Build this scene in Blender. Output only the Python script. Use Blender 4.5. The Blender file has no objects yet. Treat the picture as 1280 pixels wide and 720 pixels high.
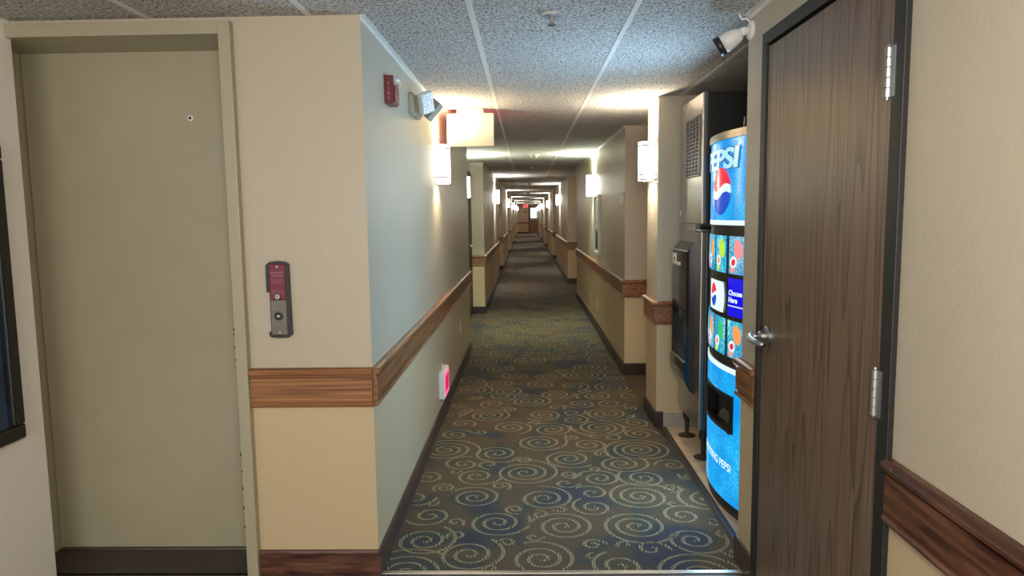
import bpy, bmesh, math, random
from mathutils import Vector, Matrix
random.seed(7)
C = bpy.context.scene.collection
PI = math.pi
Y0 = 2.687; XL = -0.611; XR = 0.869; H = 2.2; YEND = 52.4

# ------------------------------------------------------------------ materials
def newmat(name):
    m = bpy.data.materials.new(name); m.use_nodes = True
    nt = m.node_tree; b = nt.nodes['Principled BSDF']
    return m, nt, b
def N(nt, t, **kw):
    n = nt.nodes.new(t)
    for k, v in kw.items():
        if k in n.inputs: n.inputs[k].default_value = v
        else: setattr(n, k, v)
    return n
def L(nt, a, b): nt.links.new(a, b)
def rgba(c): return (c[0], c[1], c[2], 1.0)
def coords(nt, scale=(1, 1, 1), kind='Object'):
    tc = N(nt, 'ShaderNodeTexCoord'); mp = N(nt, 'ShaderNodeMapping')
    mp.inputs['Scale'].default_value = scale
    L(nt, tc.outputs[kind], mp.inputs['Vector']); return mp.outputs['Vector']
def ramp(nt, fac, stops):
    r = N(nt, 'ShaderNodeValToRGB'); cr = r.color_ramp
    while len(cr.elements) < len(stops): cr.elements.new(0.5)
    for e, (p, c) in zip(cr.elements, stops): e.position = p; e.color = rgba(c)
    L(nt, fac, r.inputs['Fac']); return r.outputs['Color']
def bump(nt, b, h, strength, dist):
    bp = N(nt, 'ShaderNodeBump'); bp.inputs['Strength'].default_value = strength; bp.inputs['Distance'].default_value = dist
    L(nt, h, bp.inputs['Height']); L(nt, bp.outputs['Normal'], b.inputs['Normal'])
def plain(name, col, rough=0.5, metal=0.0, var=0.06, scale=30.0, emit=None, estr=0.0, bmp=0.0):
    m, nt, b = newmat(name)
    v = coords(nt); n = N(nt, 'ShaderNodeTexNoise'); n.inputs['Scale'].default_value = scale; n.inputs['Detail'].default_value = 3
    L(nt, v, n.inputs['Vector'])
    lo = tuple(max(0, c * (1 - var)) for c in col); hi = tuple(min(1, c * (1 + var)) for c in col)
    L(nt, ramp(nt, n.outputs['Fac'], [(0.3, lo), (0.7, hi)]), b.inputs['Base Color'])
    b.inputs['Roughness'].default_value = rough; b.inputs['Metallic'].default_value = metal
    if bmp: bump(nt, b, n.outputs['Fac'], bmp, 0.002)
    if emit:
        b.inputs['Emission Color'].default_value = rgba(emit); b.inputs['Emission Strength'].default_value = estr
    return m
def wallpaint(name, up, lo, rough=0.42, strength=0.22, zsplit=0.78, scale=70):
    m, nt, b = newmat(name)
    g = N(nt, 'ShaderNodeNewGeometry'); s = N(nt, 'ShaderNodeSeparateXYZ'); L(nt, g.outputs['Position'], s.inputs[0])
    gt = N(nt, 'ShaderNodeMath', operation='GREATER_THAN'); gt.inputs[1].default_value = zsplit; L(nt, s.outputs['Z'], gt.inputs[0])
    mx = N(nt, 'ShaderNodeMix', data_type='RGBA'); L(nt, gt.outputs[0], mx.inputs['Factor'])
    mx.inputs['A'].default_value = rgba(lo); mx.inputs['B'].default_value = rgba(up)
    L(nt, mx.outputs['Result'], b.inputs['Base Color'])
    n = N(nt, 'ShaderNodeTexNoise'); n.inputs['Scale'].default_value = scale; n.inputs['Detail'].default_value = 3.0
    L(nt, g.outputs['Position'], n.inputs['Vector'])
    bump(nt, b, n.outputs['Fac'], strength, 0.004)
    b.inputs['Roughness'].default_value = rough
    return m
def wood(name, dark, light, axis='X', rough=0.35, fine=55.0, long=2.0, band=0.0, contrast=(0.35, 0.65)):
    m, nt, b = newmat(name)
    sc = [fine, fine, fine]; sc['XYZ'.index(axis)] = long
    v = coords(nt, tuple(sc))
    n = N(nt, 'ShaderNodeTexNoise'); n.inputs['Scale'].default_value = 1.0; n.inputs['Detail'].default_value = 5; n.inputs['Distortion'].default_value = 0.6
    L(nt, v, n.inputs['Vector'])
    col = ramp(nt, n.outputs['Fac'], [(contrast[0], dark), (contrast[1], light)])
    L(nt, col, b.inputs['Base Color']); b.inputs['Roughness'].default_value = rough
    bump(nt, b, n.outputs['Fac'], 0.15, 0.001)
    return m

M = {}
M['wall'] = wallpaint('painted_wall', (0.50, 0.435, 0.33), (0.57, 0.445, 0.27))
M['wall_white'] = wallpaint('white_lobby_paint', (0.90, 0.86, 0.79), (0.90, 0.86, 0.79), 0.6, 0.12)
M['wall_end'] = wallpaint('end_wall_paint', (0.62, 0.47, 0.33), (0.62, 0.45, 0.26))
M['putty'] = plain('putty_enamel', (0.40, 0.365, 0.25), 0.33, 0, 0.03, 8)
M['frame_black'] = plain('black_enamel', (0.014, 0.013, 0.012), 0.5, 0, 0.1)
M['dark'] = plain('dark_void', (0.008, 0.008, 0.009), 0.5)
M['black_plastic'] = plain('black_plastic', (0.012, 0.012, 0.013), 0.16, 0, 0.1)
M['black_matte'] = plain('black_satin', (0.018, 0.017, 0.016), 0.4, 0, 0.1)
M['chrome'] = plain('satin_chrome', (0.42, 0.42, 0.42), 0.36, 1.0, 0.05)
M['steel'] = plain('stainless_steel', (0.48, 0.46, 0.43), 0.30, 1.0, 0.05)
M['brass'] = plain('aluminium_tee', (0.72, 0.70, 0.66), 0.35, 0.3, 0.04)
M['white_plastic'] = plain('white_plastic', (0.78, 0.77, 0.74), 0.4, 0, 0.02)
M['almond'] = plain('almond_plastic', (0.70, 0.62, 0.45), 0.4, 0, 0.02)
M['cream_panel'] = plain('cream_housing', (0.66, 0.58, 0.40), 0.5, 0, 0.02)
M['red'] = plain('red_enamel', (0.16, 0.012, 0.022), 0.35, 0, 0.05)
M['red_plate'] = plain('red_plate', (0.17, 0.008, 0.028), 0.35, 0, 0.05)
M['white_ink'] = plain('white_ink', (0.80, 0.78, 0.76), 0.5)
M['red_ink'] = plain('red_ink', (0.35, 0.01, 0.06), 0.5, emit=(0.9, 0.02, 0.12), estr=0.5)
M['navy'] = plain('navy_picture', (0.012, 0.03, 0.07), 0.12, 0, 0.5, 6)
M['rail'] = wood('oak_rail', (0.15, 0.055, 0.018), (0.42, 0.195, 0.075), 'X', 0.32, 95, 2.0)
M['rail_y'] = wood('oak_rail_along', (0.13, 0.05, 0.02), (0.36, 0.165, 0.07), 'Y', 0.30, 70, 3.0)
M['rail_red'] = wood('mahogany_rail', (0.045, 0.014, 0.009), (0.17, 0.07, 0.035), 'Y', 0.25, 45, 3.0)
M['base_wood'] = wood('base_wood', (0.035, 0.013, 0.010), (0.17, 0.075, 0.045), 'X', 0.32, 40, 5.0)
M['base_dark'] = plain('dark_baseboard', (0.035, 0.019, 0.016), 0.35, 0, 0.25, 20)
M['base_brown'] = wood('brown_baseboard', (0.045, 0.024, 0.018), (0.11, 0.06, 0.045), 'Y', 0.35, 40, 5.0)
M['base_tile'] = plain('grey_base_tile', (0.36, 0.31, 0.27), 0.4, 0, 0.12, 12)
M['tee'] = plain('white_tee', (0.74, 0.72, 0.68), 0.4, 0, 0.03)
M['rubber'] = plain('brown_rubber', (0.045, 0.032, 0.026), 0.4, 0, 0.2)
M['shade'] = plain('lit_sconce_shade', (0.9, 0.88, 0.82), 0.5, 0, 0.01, emit=(1.0, 0.93, 0.80), estr=4.5)
M['shade_far'] = plain('lit_sconce_shade_far', (0.9, 0.88, 0.84), 0.5, 0, 0.01, emit=(1.0, 0.94, 0.84), estr=22.0)
M['shade_cool'] = plain('lit_sconce_shade_cool', (0.9, 0.9, 0.88), 0.5, 0, 0.01, emit=(0.94, 1.0, 0.88), estr=20.0)
M['lens'] = plain('clear_lens', (0.75, 0.78, 0.8), 0.1, 0.4, 0.1)
M['exit_red'] = plain('lit_red_face', (0.6, 0.02, 0.05), 0.4, emit=(1.0, 0.03, 0.07), estr=6.0)
M['pink_face'] = plain('lit_pink_face', (0.7, 0.2, 0.35), 0.4, emit=(1.0, 0.16, 0.36), estr=0.9)
M['paper'] = plain('notice_paper', (0.65, 0.63, 0.58), 0.5, 0, 0.25, 14)
M['tan'] = plain('tan_plastic', (0.40, 0.36, 0.27), 0.4, 0, 0.03)
M['foot'] = plain('brown_foot', (0.06, 0.03, 0.02), 0.4, 0, 0.3)
M['day'] = plain('daylit_glass', (0.5, 0.55, 0.55), 0.1, emit=(0.85, 1.0, 0.97), estr=2.6, scale=6)

# ceiling tile: fissured mineral fibre
def ceil_mat():
    m, nt, b = newmat('mineral_fibre_tile')
    g = N(nt, 'ShaderNodeNewGeometry')
    n = N(nt, 'ShaderNodeTexNoise'); n.inputs['Scale'].default_value = 95; n.inputs['Detail'].default_value = 4; n.inputs['Roughness'].default_value = 0.62; n.inputs['Distortion'].default_value = 0.8
    L(nt, g.outputs['Position'], n.inputs['Vector'])
    L(nt, ramp(nt, n.outputs['Fac'], [(0.36, (0.10, 0.092, 0.085)), (0.46, (0.46, 0.44, 0.41)), (0.58, (0.80, 0.77, 0.73))]), b.inputs['Base Color'])
    bump(nt, b, n.outputs['Fac'], 1.0, 0.012); b.inputs['Roughness'].default_value = 0.9
    return m
M['ceil'] = ceil_mat()

def carpet_mat():
    m, nt, b = newmat('patterned_carpet')
    g = N(nt, 'ShaderNodeNewGeometry')
    n = N(nt, 'ShaderNodeTexNoise'); n.inputs['Scale'].default_value = 2.6; n.inputs['Detail'].default_value = 1.5; n.inputs['Distortion'].default_value = 0.9
    L(nt, g.outputs['Position'], n.inputs['Vector'])
    col = ramp(nt, n.outputs['Fac'], [(0.30, (0.036, 0.036, 0.052)), (0.38, (0.042, 0.042, 0.054)), (0.41, (0.050, 0.053, 0.042)), (0.46, (0.060, 0.055, 0.040)), (0.50, (0.090, 0.062, 0.036)), (0.75, (0.115, 0.074, 0.040))])
    mp = N(nt, 'ShaderNodeMapping'); mp.inputs['Scale'].default_value = (1, 0.03, 1); L(nt, g.outputs['Position'], mp.inputs['Vector'])
    w = N(nt, 'ShaderNodeTexWave', wave_type='BANDS', bands_direction='X'); w.inputs['Scale'].default_value = 36; w.inputs['Distortion'].default_value = 0.6
    L(nt, mp.outputs['Vector'], w.inputs['Vector'])
    f = N(nt, 'ShaderNodeTexNoise'); f.inputs['Scale'].default_value = 260; f.inputs['Detail'].default_value = 2; L(nt, g.outputs['Position'], f.inputs['Vector'])
    a = N(nt, 'ShaderNodeMath', operation='MULTIPLY'); L(nt, w.outputs['Fac'], a.inputs[0]); L(nt, f.outputs['Fac'], a.inputs[1])
    k = N(nt, 'ShaderNodeMath', operation='MULTIPLY_ADD'); k.inputs[1].default_value = 1.3; k.inputs[2].default_value = 0.62; L(nt, a.outputs[0], k.inputs[0])
    mx = N(nt, 'ShaderNodeVectorMath', operation='SCALE'); L(nt, col, mx.inputs[0]); L(nt, k.outputs[0], mx.inputs['Scale'])
    L(nt, mx.outputs[0], b.inputs['Base Color']); b.inputs['Roughness'].default_value = 0.95
    bump(nt, b, a.outputs[0], 0.6, 0.004)
    return m
M['carpet'] = carpet_mat()
M['yarn'] = plain('olive_yarn', (0.30, 0.27, 0.14), 0.9, 0, 0.2, 60)

def tile_floor(name, c1, c2, grout, sx, sy, rough):
    m, nt, b = newmat(name)
    g = N(nt, 'ShaderNodeNewGeometry')
    br = N(nt, 'ShaderNodeTexBrick'); br.offset = 0.0 if sx == sy else 0.37
    br.inputs['Color1'].default_value = rgba(c1); br.inputs['Color2'].default_value = rgba(c2); br.inputs['Mortar'].default_value = rgba(grout)
    br.inputs['Scale'].default_value = 1.0; br.inputs['Mortar Size'].default_value = 0.0025; br.inputs['Brick Width'].default_value = sx; br.inputs['Row Height'].default_value = sy
    L(nt, g.outputs['Position'], br.inputs['Vector'])
    n = N(nt, 'ShaderNodeTexNoise'); n.inputs['Scale'].default_value = 9; n.inputs['Detail'].default_value = 5; L(nt, g.outputs['Position'], n.inputs['Vector'])
    k = N(nt, 'ShaderNodeMath', operation='ADD'); k.inputs[1].default_value = 0.5; L(nt, n.outputs['Fac'], k.inputs[0])
    mx = N(nt, 'ShaderNodeVectorMath', operation='SCALE'); L(nt, br.outputs['Color'], mx.inputs[0]); L(nt, k.outputs[0], mx.inputs['Scale'])
    L(nt, mx.outputs[0], b.inputs['Base Color']); b.inputs['Roughness'].default_value = rough
    return m
M['alcove_tile'] = tile_floor('beige_ceramic', (0.70, 0.54, 0.37), (0.64, 0.49, 0.33), (0.34, 0.26, 0.18), 0.305, 0.305, 0.35)
M['plank'] = tile_floor('dark_plank', (0.035, 0.024, 0.021), (0.045, 0.031, 0.027), (0.06, 0.045, 0.04), 0.15, 1.2, 0.4)

def door_mat():
    m, nt, b = newmat('door_laminate')
    v = coords(nt, (1, 1, 0.055))
    d = N(nt, 'ShaderNodeTexNoise'); d.inputs['Scale'].default_value = 7.0; d.inputs['Detail'].default_value = 1.0; L(nt, v, d.inputs['Vector'])
    r = N(nt, 'ShaderNodeMath', operation='MULTIPLY'); r.inputs[1].default_value = 11.0; L(nt, d.outputs['Fac'], r.inputs[0])
    fr = N(nt, 'ShaderNodeMath', operation='FRACT'); L(nt, r.outputs[0], fr.inputs[0])
    v2 = coords(nt, (1, 1, 0.012)); n = N(nt, 'ShaderNodeTexNoise'); n.inputs['Scale'].default_value = 260; n.inputs['Detail'].default_value = 2; L(nt, v2, n.inputs['Vector'])
    pw = N(nt, 'ShaderNodeMath', operation='POWER'); pw.inputs[1].default_value = 5.0; L(nt, fr.outputs[0], pw.inputs[0])
    mu = N(nt, 'ShaderNodeMath', operation='MULTIPLY_ADD'); mu.inputs[1].default_value = -0.36; L(nt, pw.outputs[0], mu.inputs[0]); L(nt, n.outputs['Fac'], mu.inputs[2])
    col = ramp(nt, mu.outputs[0], [(0.15, (0.070, 0.042, 0.027)), (0.36, (0.130, 0.082, 0.053)), (0.60, (0.205, 0.135, 0.088))])
    L(nt, col, b.inputs['Base Color']); b.inputs['Roughness'].default_value = 0.33
    bump(nt, b, mu.outputs[0], 0.25, 0.0015)
    return m
M['door'] = door_mat()

def drops(name, c0, c1, c2, estr):
    """backlit printed film with water drops"""
    m, nt, b = newmat(name)
    v = coords(nt)
    vo = N(nt, 'ShaderNodeTexVoronoi'); vo.inputs['Scale'].default_value = 75; L(nt, v, vo.inputs['Vector'])
    n = N(nt, 'ShaderNodeTexNoise'); n.inputs['Scale'].default_value = 5; n.inputs['Detail'].default_value = 2; L(nt, v, n.inputs['Vector'])
    a = N(nt, 'ShaderNodeMath', operation='MULTIPLY_ADD'); a.inputs[1].default_value = 0.45; L(nt, vo.outputs['Distance'], a.inputs[0]); L(nt, n.outputs['Fac'], a.inputs[2])
    col = ramp(nt, a.outputs[0], [(0.42, c2), (0.62, c1), (0.85, c0)])
    b.inputs['Base Color'].default_value = (0.01, 0.02, 0.03, 1); b.inputs['Roughness'].default_value = 0.15
    L(nt, col, b.inputs['Emission Color']); b.inputs['Emission Strength'].default_value = estr
    return m
ES = 1.0
M['pepsi_blue'] = drops('backlit_blue_drops', (0.0, 0.30, 0.84), (0.0, 0.44, 0.92), (0.06, 0.62, 1.0), ES)
def lit(name, c, s=1.0, base=0.02): return plain(name, tuple(base * x + 0.005 for x in c), 0.15, 0, 0.02, 20, emit=c, estr=s)
M['lit_white'] = lit('backlit_white', (0.80, 0.97, 1.0), ES)
M['lit_pale'] = lit('backlit_pale_blue', (0.42, 0.82, 0.95), ES)
M['lit_navy'] = lit('backlit_navy', (0.0, 0.04, 0.22), ES)
M['lit_red'] = lit('backlit_red', (0.9, 0.02, 0.05), ES)
M['lit_blue'] = lit('backlit_royal', (0.0, 0.07, 0.60), ES)
M['lit_deep'] = lit('backlit_deep_blue', (0.0, 0.0, 0.80), ES)
M['lit_sheen'] = lit('backlit_silver', (0.75, 0.80, 0.95), ES * .9)
M['lit_yellow'] = lit('backlit_lime', (0.55, 0.85, 0.05), ES)
M['lit_green'] = lit('backlit_green', (0.05, 0.55, 0.18), ES)
M['lit_pink'] = lit('backlit_pink', (0.95, 0.30, 0.30), ES)
M['lit_orange'] = lit('backlit_orange', (0.95, 0.35, 0.10), ES)
M['film_cyan'] = drops('backlit_cyan_film', (0.0, 0.25, 0.55), (0.05, 0.55, 0.70), (0.6, 0.95, 1.0), ES)
M['film_red'] = drops('backlit_red_film', (0.05, 0.30, 0.55), (0.30, 0.60, 0.75), (0.9, 0.75, 0.7), ES)

# ------------------------------------------------------------------ mesh builder
class MB:
    def __init__(s): s.v = []; s.f = []; s.mi = []; s.sm = []
    def add(s, vs, fs, mi=0, smooth=False):
        o = len(s.v); s.v += [tuple(p) for p in vs]
        for f in fs: s.f.append([i + o for i in f]); s.mi.append(mi); s.sm.append(smooth)
        return s
    def box(s, x0, x1, y0, y1, z0, z1, bev=0.0, mi=0, rot=None, seg=2):
        bm = bmesh.new(); bmesh.ops.create_cube(bm, size=1)
        for v in bm.verts: v.co = Vector(((x0 + x1) / 2 + v.co.x * (x1 - x0), (y0 + y1) / 2 + v.co.y * (y1 - y0), (z0 + z1) / 2 + v.co.z * (z1 - z0)))
        if bev: bmesh.ops.bevel(bm, geom=bm.edges[:], offset=bev, segments=seg, affect='EDGES', profile=0.5)
        if rot is not None:
            for v in bm.verts: v.co = rot @ v.co
        bm.verts.index_update()
        s.add([v.co for v in bm.verts], [[v.index for v in f.verts] for f in bm.faces], mi); bm.free(); return s
    def lathe(s, prof, n=24, mi=0, mat=None, ang=2 * PI):
        vs = []; fs = []; m = len(prof)
        for i in range(n):
            a = ang * i / n
            for r, z in prof:
                p = Vector((r * math.cos(a), r * math.sin(a), z)); vs.append(mat @ p if mat is not None else p)
        for i in range(n):
            j = (i + 1) % n
            for k in range(m - 1): fs.append([i * m + k, j * m + k, j * m + k + 1, i * m + k + 1])
        fs.append([i * m for i in range(n)][::-1]); fs.append([i * m + m - 1 for i in range(n)])
        return s.add(vs, fs, mi, False)
    def tube(s, pts, r, n=10, mi=0):
        pts = [Vector(p) for p in pts]; vs = []; fs = []
        for i, p in enumerate(pts):
            t = (pts[min(i + 1, len(pts) - 1)] - pts[max(i - 1, 0)]).normalized()
            u = t.orthogonal().normalized() if i == 0 else (u - t * u.dot(t)).normalized()
            w = t.cross(u)
            rr = r[i] if isinstance(r, (list, tuple)) else r
            for k in range(n):
                a = 2 * PI * k / n; vs.append(p + (u * math.cos(a) + w * math.sin(a)) * rr)
        for i in range(len(pts) - 1):
            for k in range(n): fs.append([i * n + k, i * n + (k + 1) % n, (i + 1) * n + (k + 1) % n, (i + 1) * n + k])
        fs.append(list(range(n))[::-1]); fs.append([(len(pts) - 1) * n + k for k in range(n)])
        return s.add(vs, fs, mi, True)
    def prism(s, poly, a0, a1, axis='Y', mi=0):
        n = len(poly)
        def P(p, a): return {'X': (a, p[0], p[1]), 'Y': (p[0], a, p[1]), 'Z': (p[0], p[1], a)}[axis]
        vs = [P(p, a0) for p in poly] + [P(p, a1) for p in poly]
        fs = [list(range(n))[::-1], list(range(n, 2 * n))] + [[i, (i + 1) % n, n + (i + 1) % n, n + i] for i in range(n)]
        return s.add(vs, fs, mi)
    def build(s, name, mat, parent=None):
        me = bpy.data.meshes.new(name); me.from_pydata(s.v, [], s.f)
        mats = mat if isinstance(mat, (list, tuple)) else [mat]
        for m in mats: me.materials.append(m)
        me.polygons.foreach_set('material_index', s.mi); me.polygons.foreach_set('use_smooth', s.sm)
        bm = bmesh.new(); bm.from_mesh(me); bmesh.ops.recalc_face_normals(bm, faces=bm.faces[:]); bm.to_mesh(me); bm.free()
        me.update()
        o = bpy.data.objects.new(name, me); C.objects.link(o)
        if parent is not None: o.parent = parent
        return o
def Rz(a): return Matrix.Rotation(a, 4, 'Z')
def tag(o, label, cat, group=None, kind=None):
    o['label'] = label; o['category'] = cat
    if group: o['group'] = group
    if kind: o['kind'] = kind
    return o
def empty(name, label, cat, loc=(0, 0, 0), rz=0.0, group=None, kind=None):
    o = bpy.data.objects.new(name, None); C.objects.link(o); o.empty_display_size = 0.05
    o.location = loc; o.rotation_euler = (0, 0, rz)
    return tag(o, label, cat, group, kind)
def struct(name, mb, mat, label, cat): return tag(mb.build(name, mat), label, cat, None, 'structure')
LEFT, RIGHT = PI / 2, -PI / 2          # thing's front is local -y: turned to face the corridor from the left / right wall

def text_mesh(body, size, bold=0.0, space=1.0):
    """flat text as (verts, faces), origin at its lower left, in the x-y plane"""
    cu = bpy.data.curves.new('t', 'FONT'); cu.body = body; cu.size = size; cu.offset = bold; cu.resolution_u = 4; cu.space_character = space
    ob = bpy.data.objects.new('t', cu); C.objects.link(ob)
    dg = bpy.context.evaluated_depsgraph_get(); dg.update(); me = bpy.data.meshes.new_from_object(ob.evaluated_get(dg))
    vs = [v.co.copy() for v in me.vertices]; fs = [list(p.vertices) for p in me.polygons]
    C.objects.unlink(ob); bpy.data.objects.remove(ob); bpy.data.curves.remove(cu); bpy.data.meshes.remove(me)
    x0 = min(v.x for v in vs); y0 = min(v.y for v in vs); x1 = max(v.x for v in vs); y1 = max(v.y for v in vs)
    return [(v.x - x0, v.y - y0) for v in vs], fs, x1 - x0, y1 - y0
def text_on(mb, body, x, z, y, w=None, h=None, size=0.02, bold=0.0, mi=0):
    """lettering centred on (x, z) in the local plane y, read from -y"""
    vs, fs, W, Hh = text_mesh(body, size, bold); sx = (w / W) if w else 1; sz = (h / Hh) if h else sx
    mb.add([(x + (a - W / 2) * sx, y, z + (b - Hh / 2) * sz) for a, b in vs], fs, mi); return mb

def sweep(mb, path, prof, side, mi=0):
    """profile [(out, z)] along a horizontal path, mitred; side +1: outward is left of the direction of travel"""
    P = [Vector(p) for p in path]; n = len(P); m = len(prof); vs = []
    for i in range(n):
        ds = []
        if i > 0: ds.append((P[i] - P[i - 1]).normalized())
        if i < n - 1: ds.append((P[i + 1] - P[i]).normalized())
        ns = [Vector((-d.y, d.x)) * side for d in ds]
        if len(ns) == 1: off = ns[0]
        else: off = (ns[0] + ns[1]) / (1 + ns[0].dot(ns[1]))
        for o, z in prof: vs.append((P[i].x + off.x * o, P[i].y + off.y * o, z))
    fs = []
    for i in range(n - 1):
        for k in range(m): fs.append([i * m + k, i * m + (k + 1) % m, (i + 1) * m + (k + 1) % m, (i + 1) * m + k])
    fs.append(list(range(m))); fs.append([(n - 1) * m + k for k in range(m)][::-1])
    return mb.add(vs, fs, mi)
M['grille'] = plain('grey_grille', (0.22, 0.21, 0.20), 0.4, 0.6, 0.05)
M['band'] = plain('dark_bronze_band', (0.20, 0.17, 0.14), 0.4, 0.5, 0.05)
M['plate_steel'] = plain('brushed_plate', (0.17, 0.155, 0.13), 0.45, 0.5, 0.08)
M['dim_ink'] = plain('faded_ink', (0.42, 0.26, 0.29), 0.5)
M['sidepanel'] = plain('grey_side_panel', (0.16, 0.17, 0.18), 0.28, 0.8, 0.05)
M['labelgrey'] = plain('grey_label', (0.34, 0.34, 0.35), 0.5, 0, 0.2, 40)
# ================================================================== the setting
LP = [10.15 + 8.15 * k for k in range(6)]                    # left: near ends of the wall lengths beyond each door recess
LE = [15.75 + 8.15 * k for k in range(5)] + [YEND]
RP = [6.17, 14.46, 22.60, 31.0, 39.3, 47.5]                  # right
RE = [12.0, 20.15, 28.5, 36.9, 45.1, YEND]

# floors
mb = MB()
def slab(mb, x0, x1, y0, y1, z=0.0, mi=0): mb.box(x0, x1, y0, y1, z - 0.02, z, 0, mi)
slab(mb, XL - 0.01, 0.905, 2.705, 4.64); slab(mb, -0.85, 1.10, 4.64, YEND)
SP=[(0.68,2.68,0.160),(-0.52,2.70,0.161),(-0.16,2.73,0.027),(0.37,2.75,0.095),(0.05,2.81,0.123),(0.27,2.83,0.026),(-0.26,2.85,0.114),(0.88,2.86,0.041),(0.53,2.90,0.061),(0.28,2.94,0.043),(0.42,2.94,0.029),(-0.10,2.96,0.036),(-0.47,2.98,0.116),(0.73,2.98,0.098),(0.02,3.01,0.032),(0.88,3.03,0.031),(-0.33,3.03,0.038),(0.50,3.12,0.135),(0.16,3.12,0.124),(0.86,3.15,0.033),(-0.15,3.16,0.117),(-0.35,3.17,0.036),(0.74,3.23,0.076),(-0.48,3.24,0.082),(0.05,3.25,0.038),(0.16,3.31,0.028),(-0.07,3.31,0.044),(0.32,3.33,0.083),(0.72,3.37,0.026),(-0.49,3.38,0.027),(0.91,3.42,0.116),(0.08,3.44,0.114),(-0.59,3.45,0.078),(-0.28,3.46,0.119),(0.57,3.46,0.136),(0.33,3.51,0.064),(0.75,3.57,0.047),(-0.45,3.59,0.053),(-0.15,3.61,0.048),(0.20,3.64,0.057),(0.39,3.71,0.097),(0.63,3.71,0.101),(-0.56,3.73,0.070),(0.88,3.73,0.044),(-0.29,3.75,0.088),(0.23,3.77,0.049),(-0.02,3.80,0.145),(-0.42,3.82,0.028),(0.37,3.85,0.031),(0.83,3.91,0.066),(-0.23,3.93,0.057),(0.54,3.93,0.113),(-0.38,3.94,0.078),(-0.03,4.00,0.047),(0.24,4.02,0.126),(0.45,4.10,0.048),(-0.19,4.12,0.114),(0.68,4.17,0.179),(-0.51,4.19,0.154),(0.38,4.27,0.097),(0.08,4.32,0.136),(0.54,4.41,0.057),(0.29,4.42,0.043),(0.43,4.44,0.029),(0.73,4.48,0.092),(-0.48,4.49,0.089),(-0.32,4.54,0.040),(0.16,4.59,0.119),(0.49,4.62,0.155),(-0.12,4.64,0.106),(0.74,4.73,0.077),(-0.46,4.74,0.068),(0.05,4.74,0.036),(0.33,4.81,0.089),(0.73,4.88,0.031),(0.11,4.93,0.112),(-0.28,4.93,0.140),(-0.55,4.94,0.059),(0.58,4.95,0.133),(0.33,4.99,0.065),(-0.45,5.07,0.044),(-0.14,5.08,0.050),(0.76,5.10,0.044),(0.21,5.13,0.061),(-0.53,5.21,0.055),(0.40,5.22,0.094),(0.63,5.23,0.090),(-0.27,5.24,0.083),(0.89,5.30,0.045),(0.02,5.30,0.132),(0.81,5.43,0.087),(-0.41,5.43,0.053),(0.54,5.45,0.107),(-0.21,5.46,0.093),(0.23,5.50,0.121),(-0.03,5.50,0.050),(0.46,5.61,0.054),(-0.17,5.61,0.103),(-0.47,5.67,0.145),(0.71,5.72,0.165),(0.39,5.78,0.099),(0.12,5.83,0.113),(-0.23,5.88,0.112),(-0.46,5.99,0.091),(0.76,6.04,0.090),(0.18,6.14,0.109),(-0.10,6.16,0.106),(0.50,6.17,0.165),(0.76,6.29,0.074),(0.33,6.34,0.068),(-0.27,6.46,0.139),(0.57,6.49,0.131),(0.01,6.81,0.146)]
ord_ = ['first', 'second', 'third', 'fourth', 'fifth', 'sixth', 'seventh', 'eighth']
rnd = random.Random(3)
def yarn(mb, cx, cy, R, rest):
    pitch = 0.052 if R > 0.06 else 0.030
    r0 = 0.012; turns = (R - r0) / pitch; a1 = 2 * PI * turns; ph = rnd.random() * 6.28; sg = rnd.choice((-1, 1))
    tail = 0.8 + rnd.random() * 1.8 if R > 0.07 else 0.7
    a = 0.0; n = 0
    while a < a1 + tail:
        r = r0 + pitch * a / (2 * PI)
        if a > a1: r += (a - a1) * 0.010
        x = cx + r * math.cos(ph + sg * a); y = cy + r * math.sin(ph + sg * a)
        ty = abs(math.cos(ph + sg * a))                     # how far the line runs along the corridor here
        w = 0.0029; l = 0.0046 + 0.0055 * ty
        if ty > 0.75: x += 0.0045 * (1 if n % 2 else -1)
        inx = x < 0.885 if y < 4.66 else (x < 0.85)
        if x > XL + 0.02 and inx and 2.72 < y < 30:
            mb.add([(x - w, y - l, 0.0012), (x + w, y - l, 0.0012), (x + w, y + l, 0.0012), (x - w, y + l, 0.0012)], [[0, 1, 2, 3]], 1)
        a += rest / max(r, 0.006); n += 1
for k in range(7):
    for (cx, cy, R) in SP:
        if k > 0 and cy + 4.12 * k > 30: continue
        if k > 0: cx2 = -cx + 0.258 if k % 2 else cx
        else: cx2 = cx
        yarn(mb, cx2, cy + 4.12 * k, R * 1.1, (0.0098, 0.013, 0.018)[min(k, 2)])
struct('floor', mb, [M['carpet'], M['yarn']], 'dark patterned corridor carpet with olive spiral swirls', 'carpet')
mb = MB(); slab(mb, -2.3, 1.0, -3.3, 2.70); slab(mb, -2.2, -1.12, 2.69, 2.93); struct('floor_lobby', mb, M['plank'], 'dark plank floor at the foot of the elevator door', 'floor')
mb = MB(); slab(mb, 0.93, 1.97, 2.79, 4.64); struct('floor_alcove', mb, M['alcove_tile'], 'beige ceramic tile floor under the vending and ice machines', 'floor')
tn = [0]
def trim(mb, mat, label, cat='trim'):
    tn[0] += 1; return struct('trim_%d' % tn[0], mb, mat, label, cat)
trim(MB().box(XL, XR, 2.688, 2.712, 0, 0.004, 0.0015), M['steel'], 'metal strip where the swirl carpet starts', 'threshold')
trim(MB().box(0.902, 0.934, 2.80, 4.632, -0.002, 0.005, 0.002), M['rubber'], 'dark strip between carpet and beige alcove tile', 'threshold')
trim(MB().box(-2.08, -1.137, 2.905, 2.918, 0, 0.004, 0.001), M['steel'], 'thin metal sill line under the elevator door', 'threshold')

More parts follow.
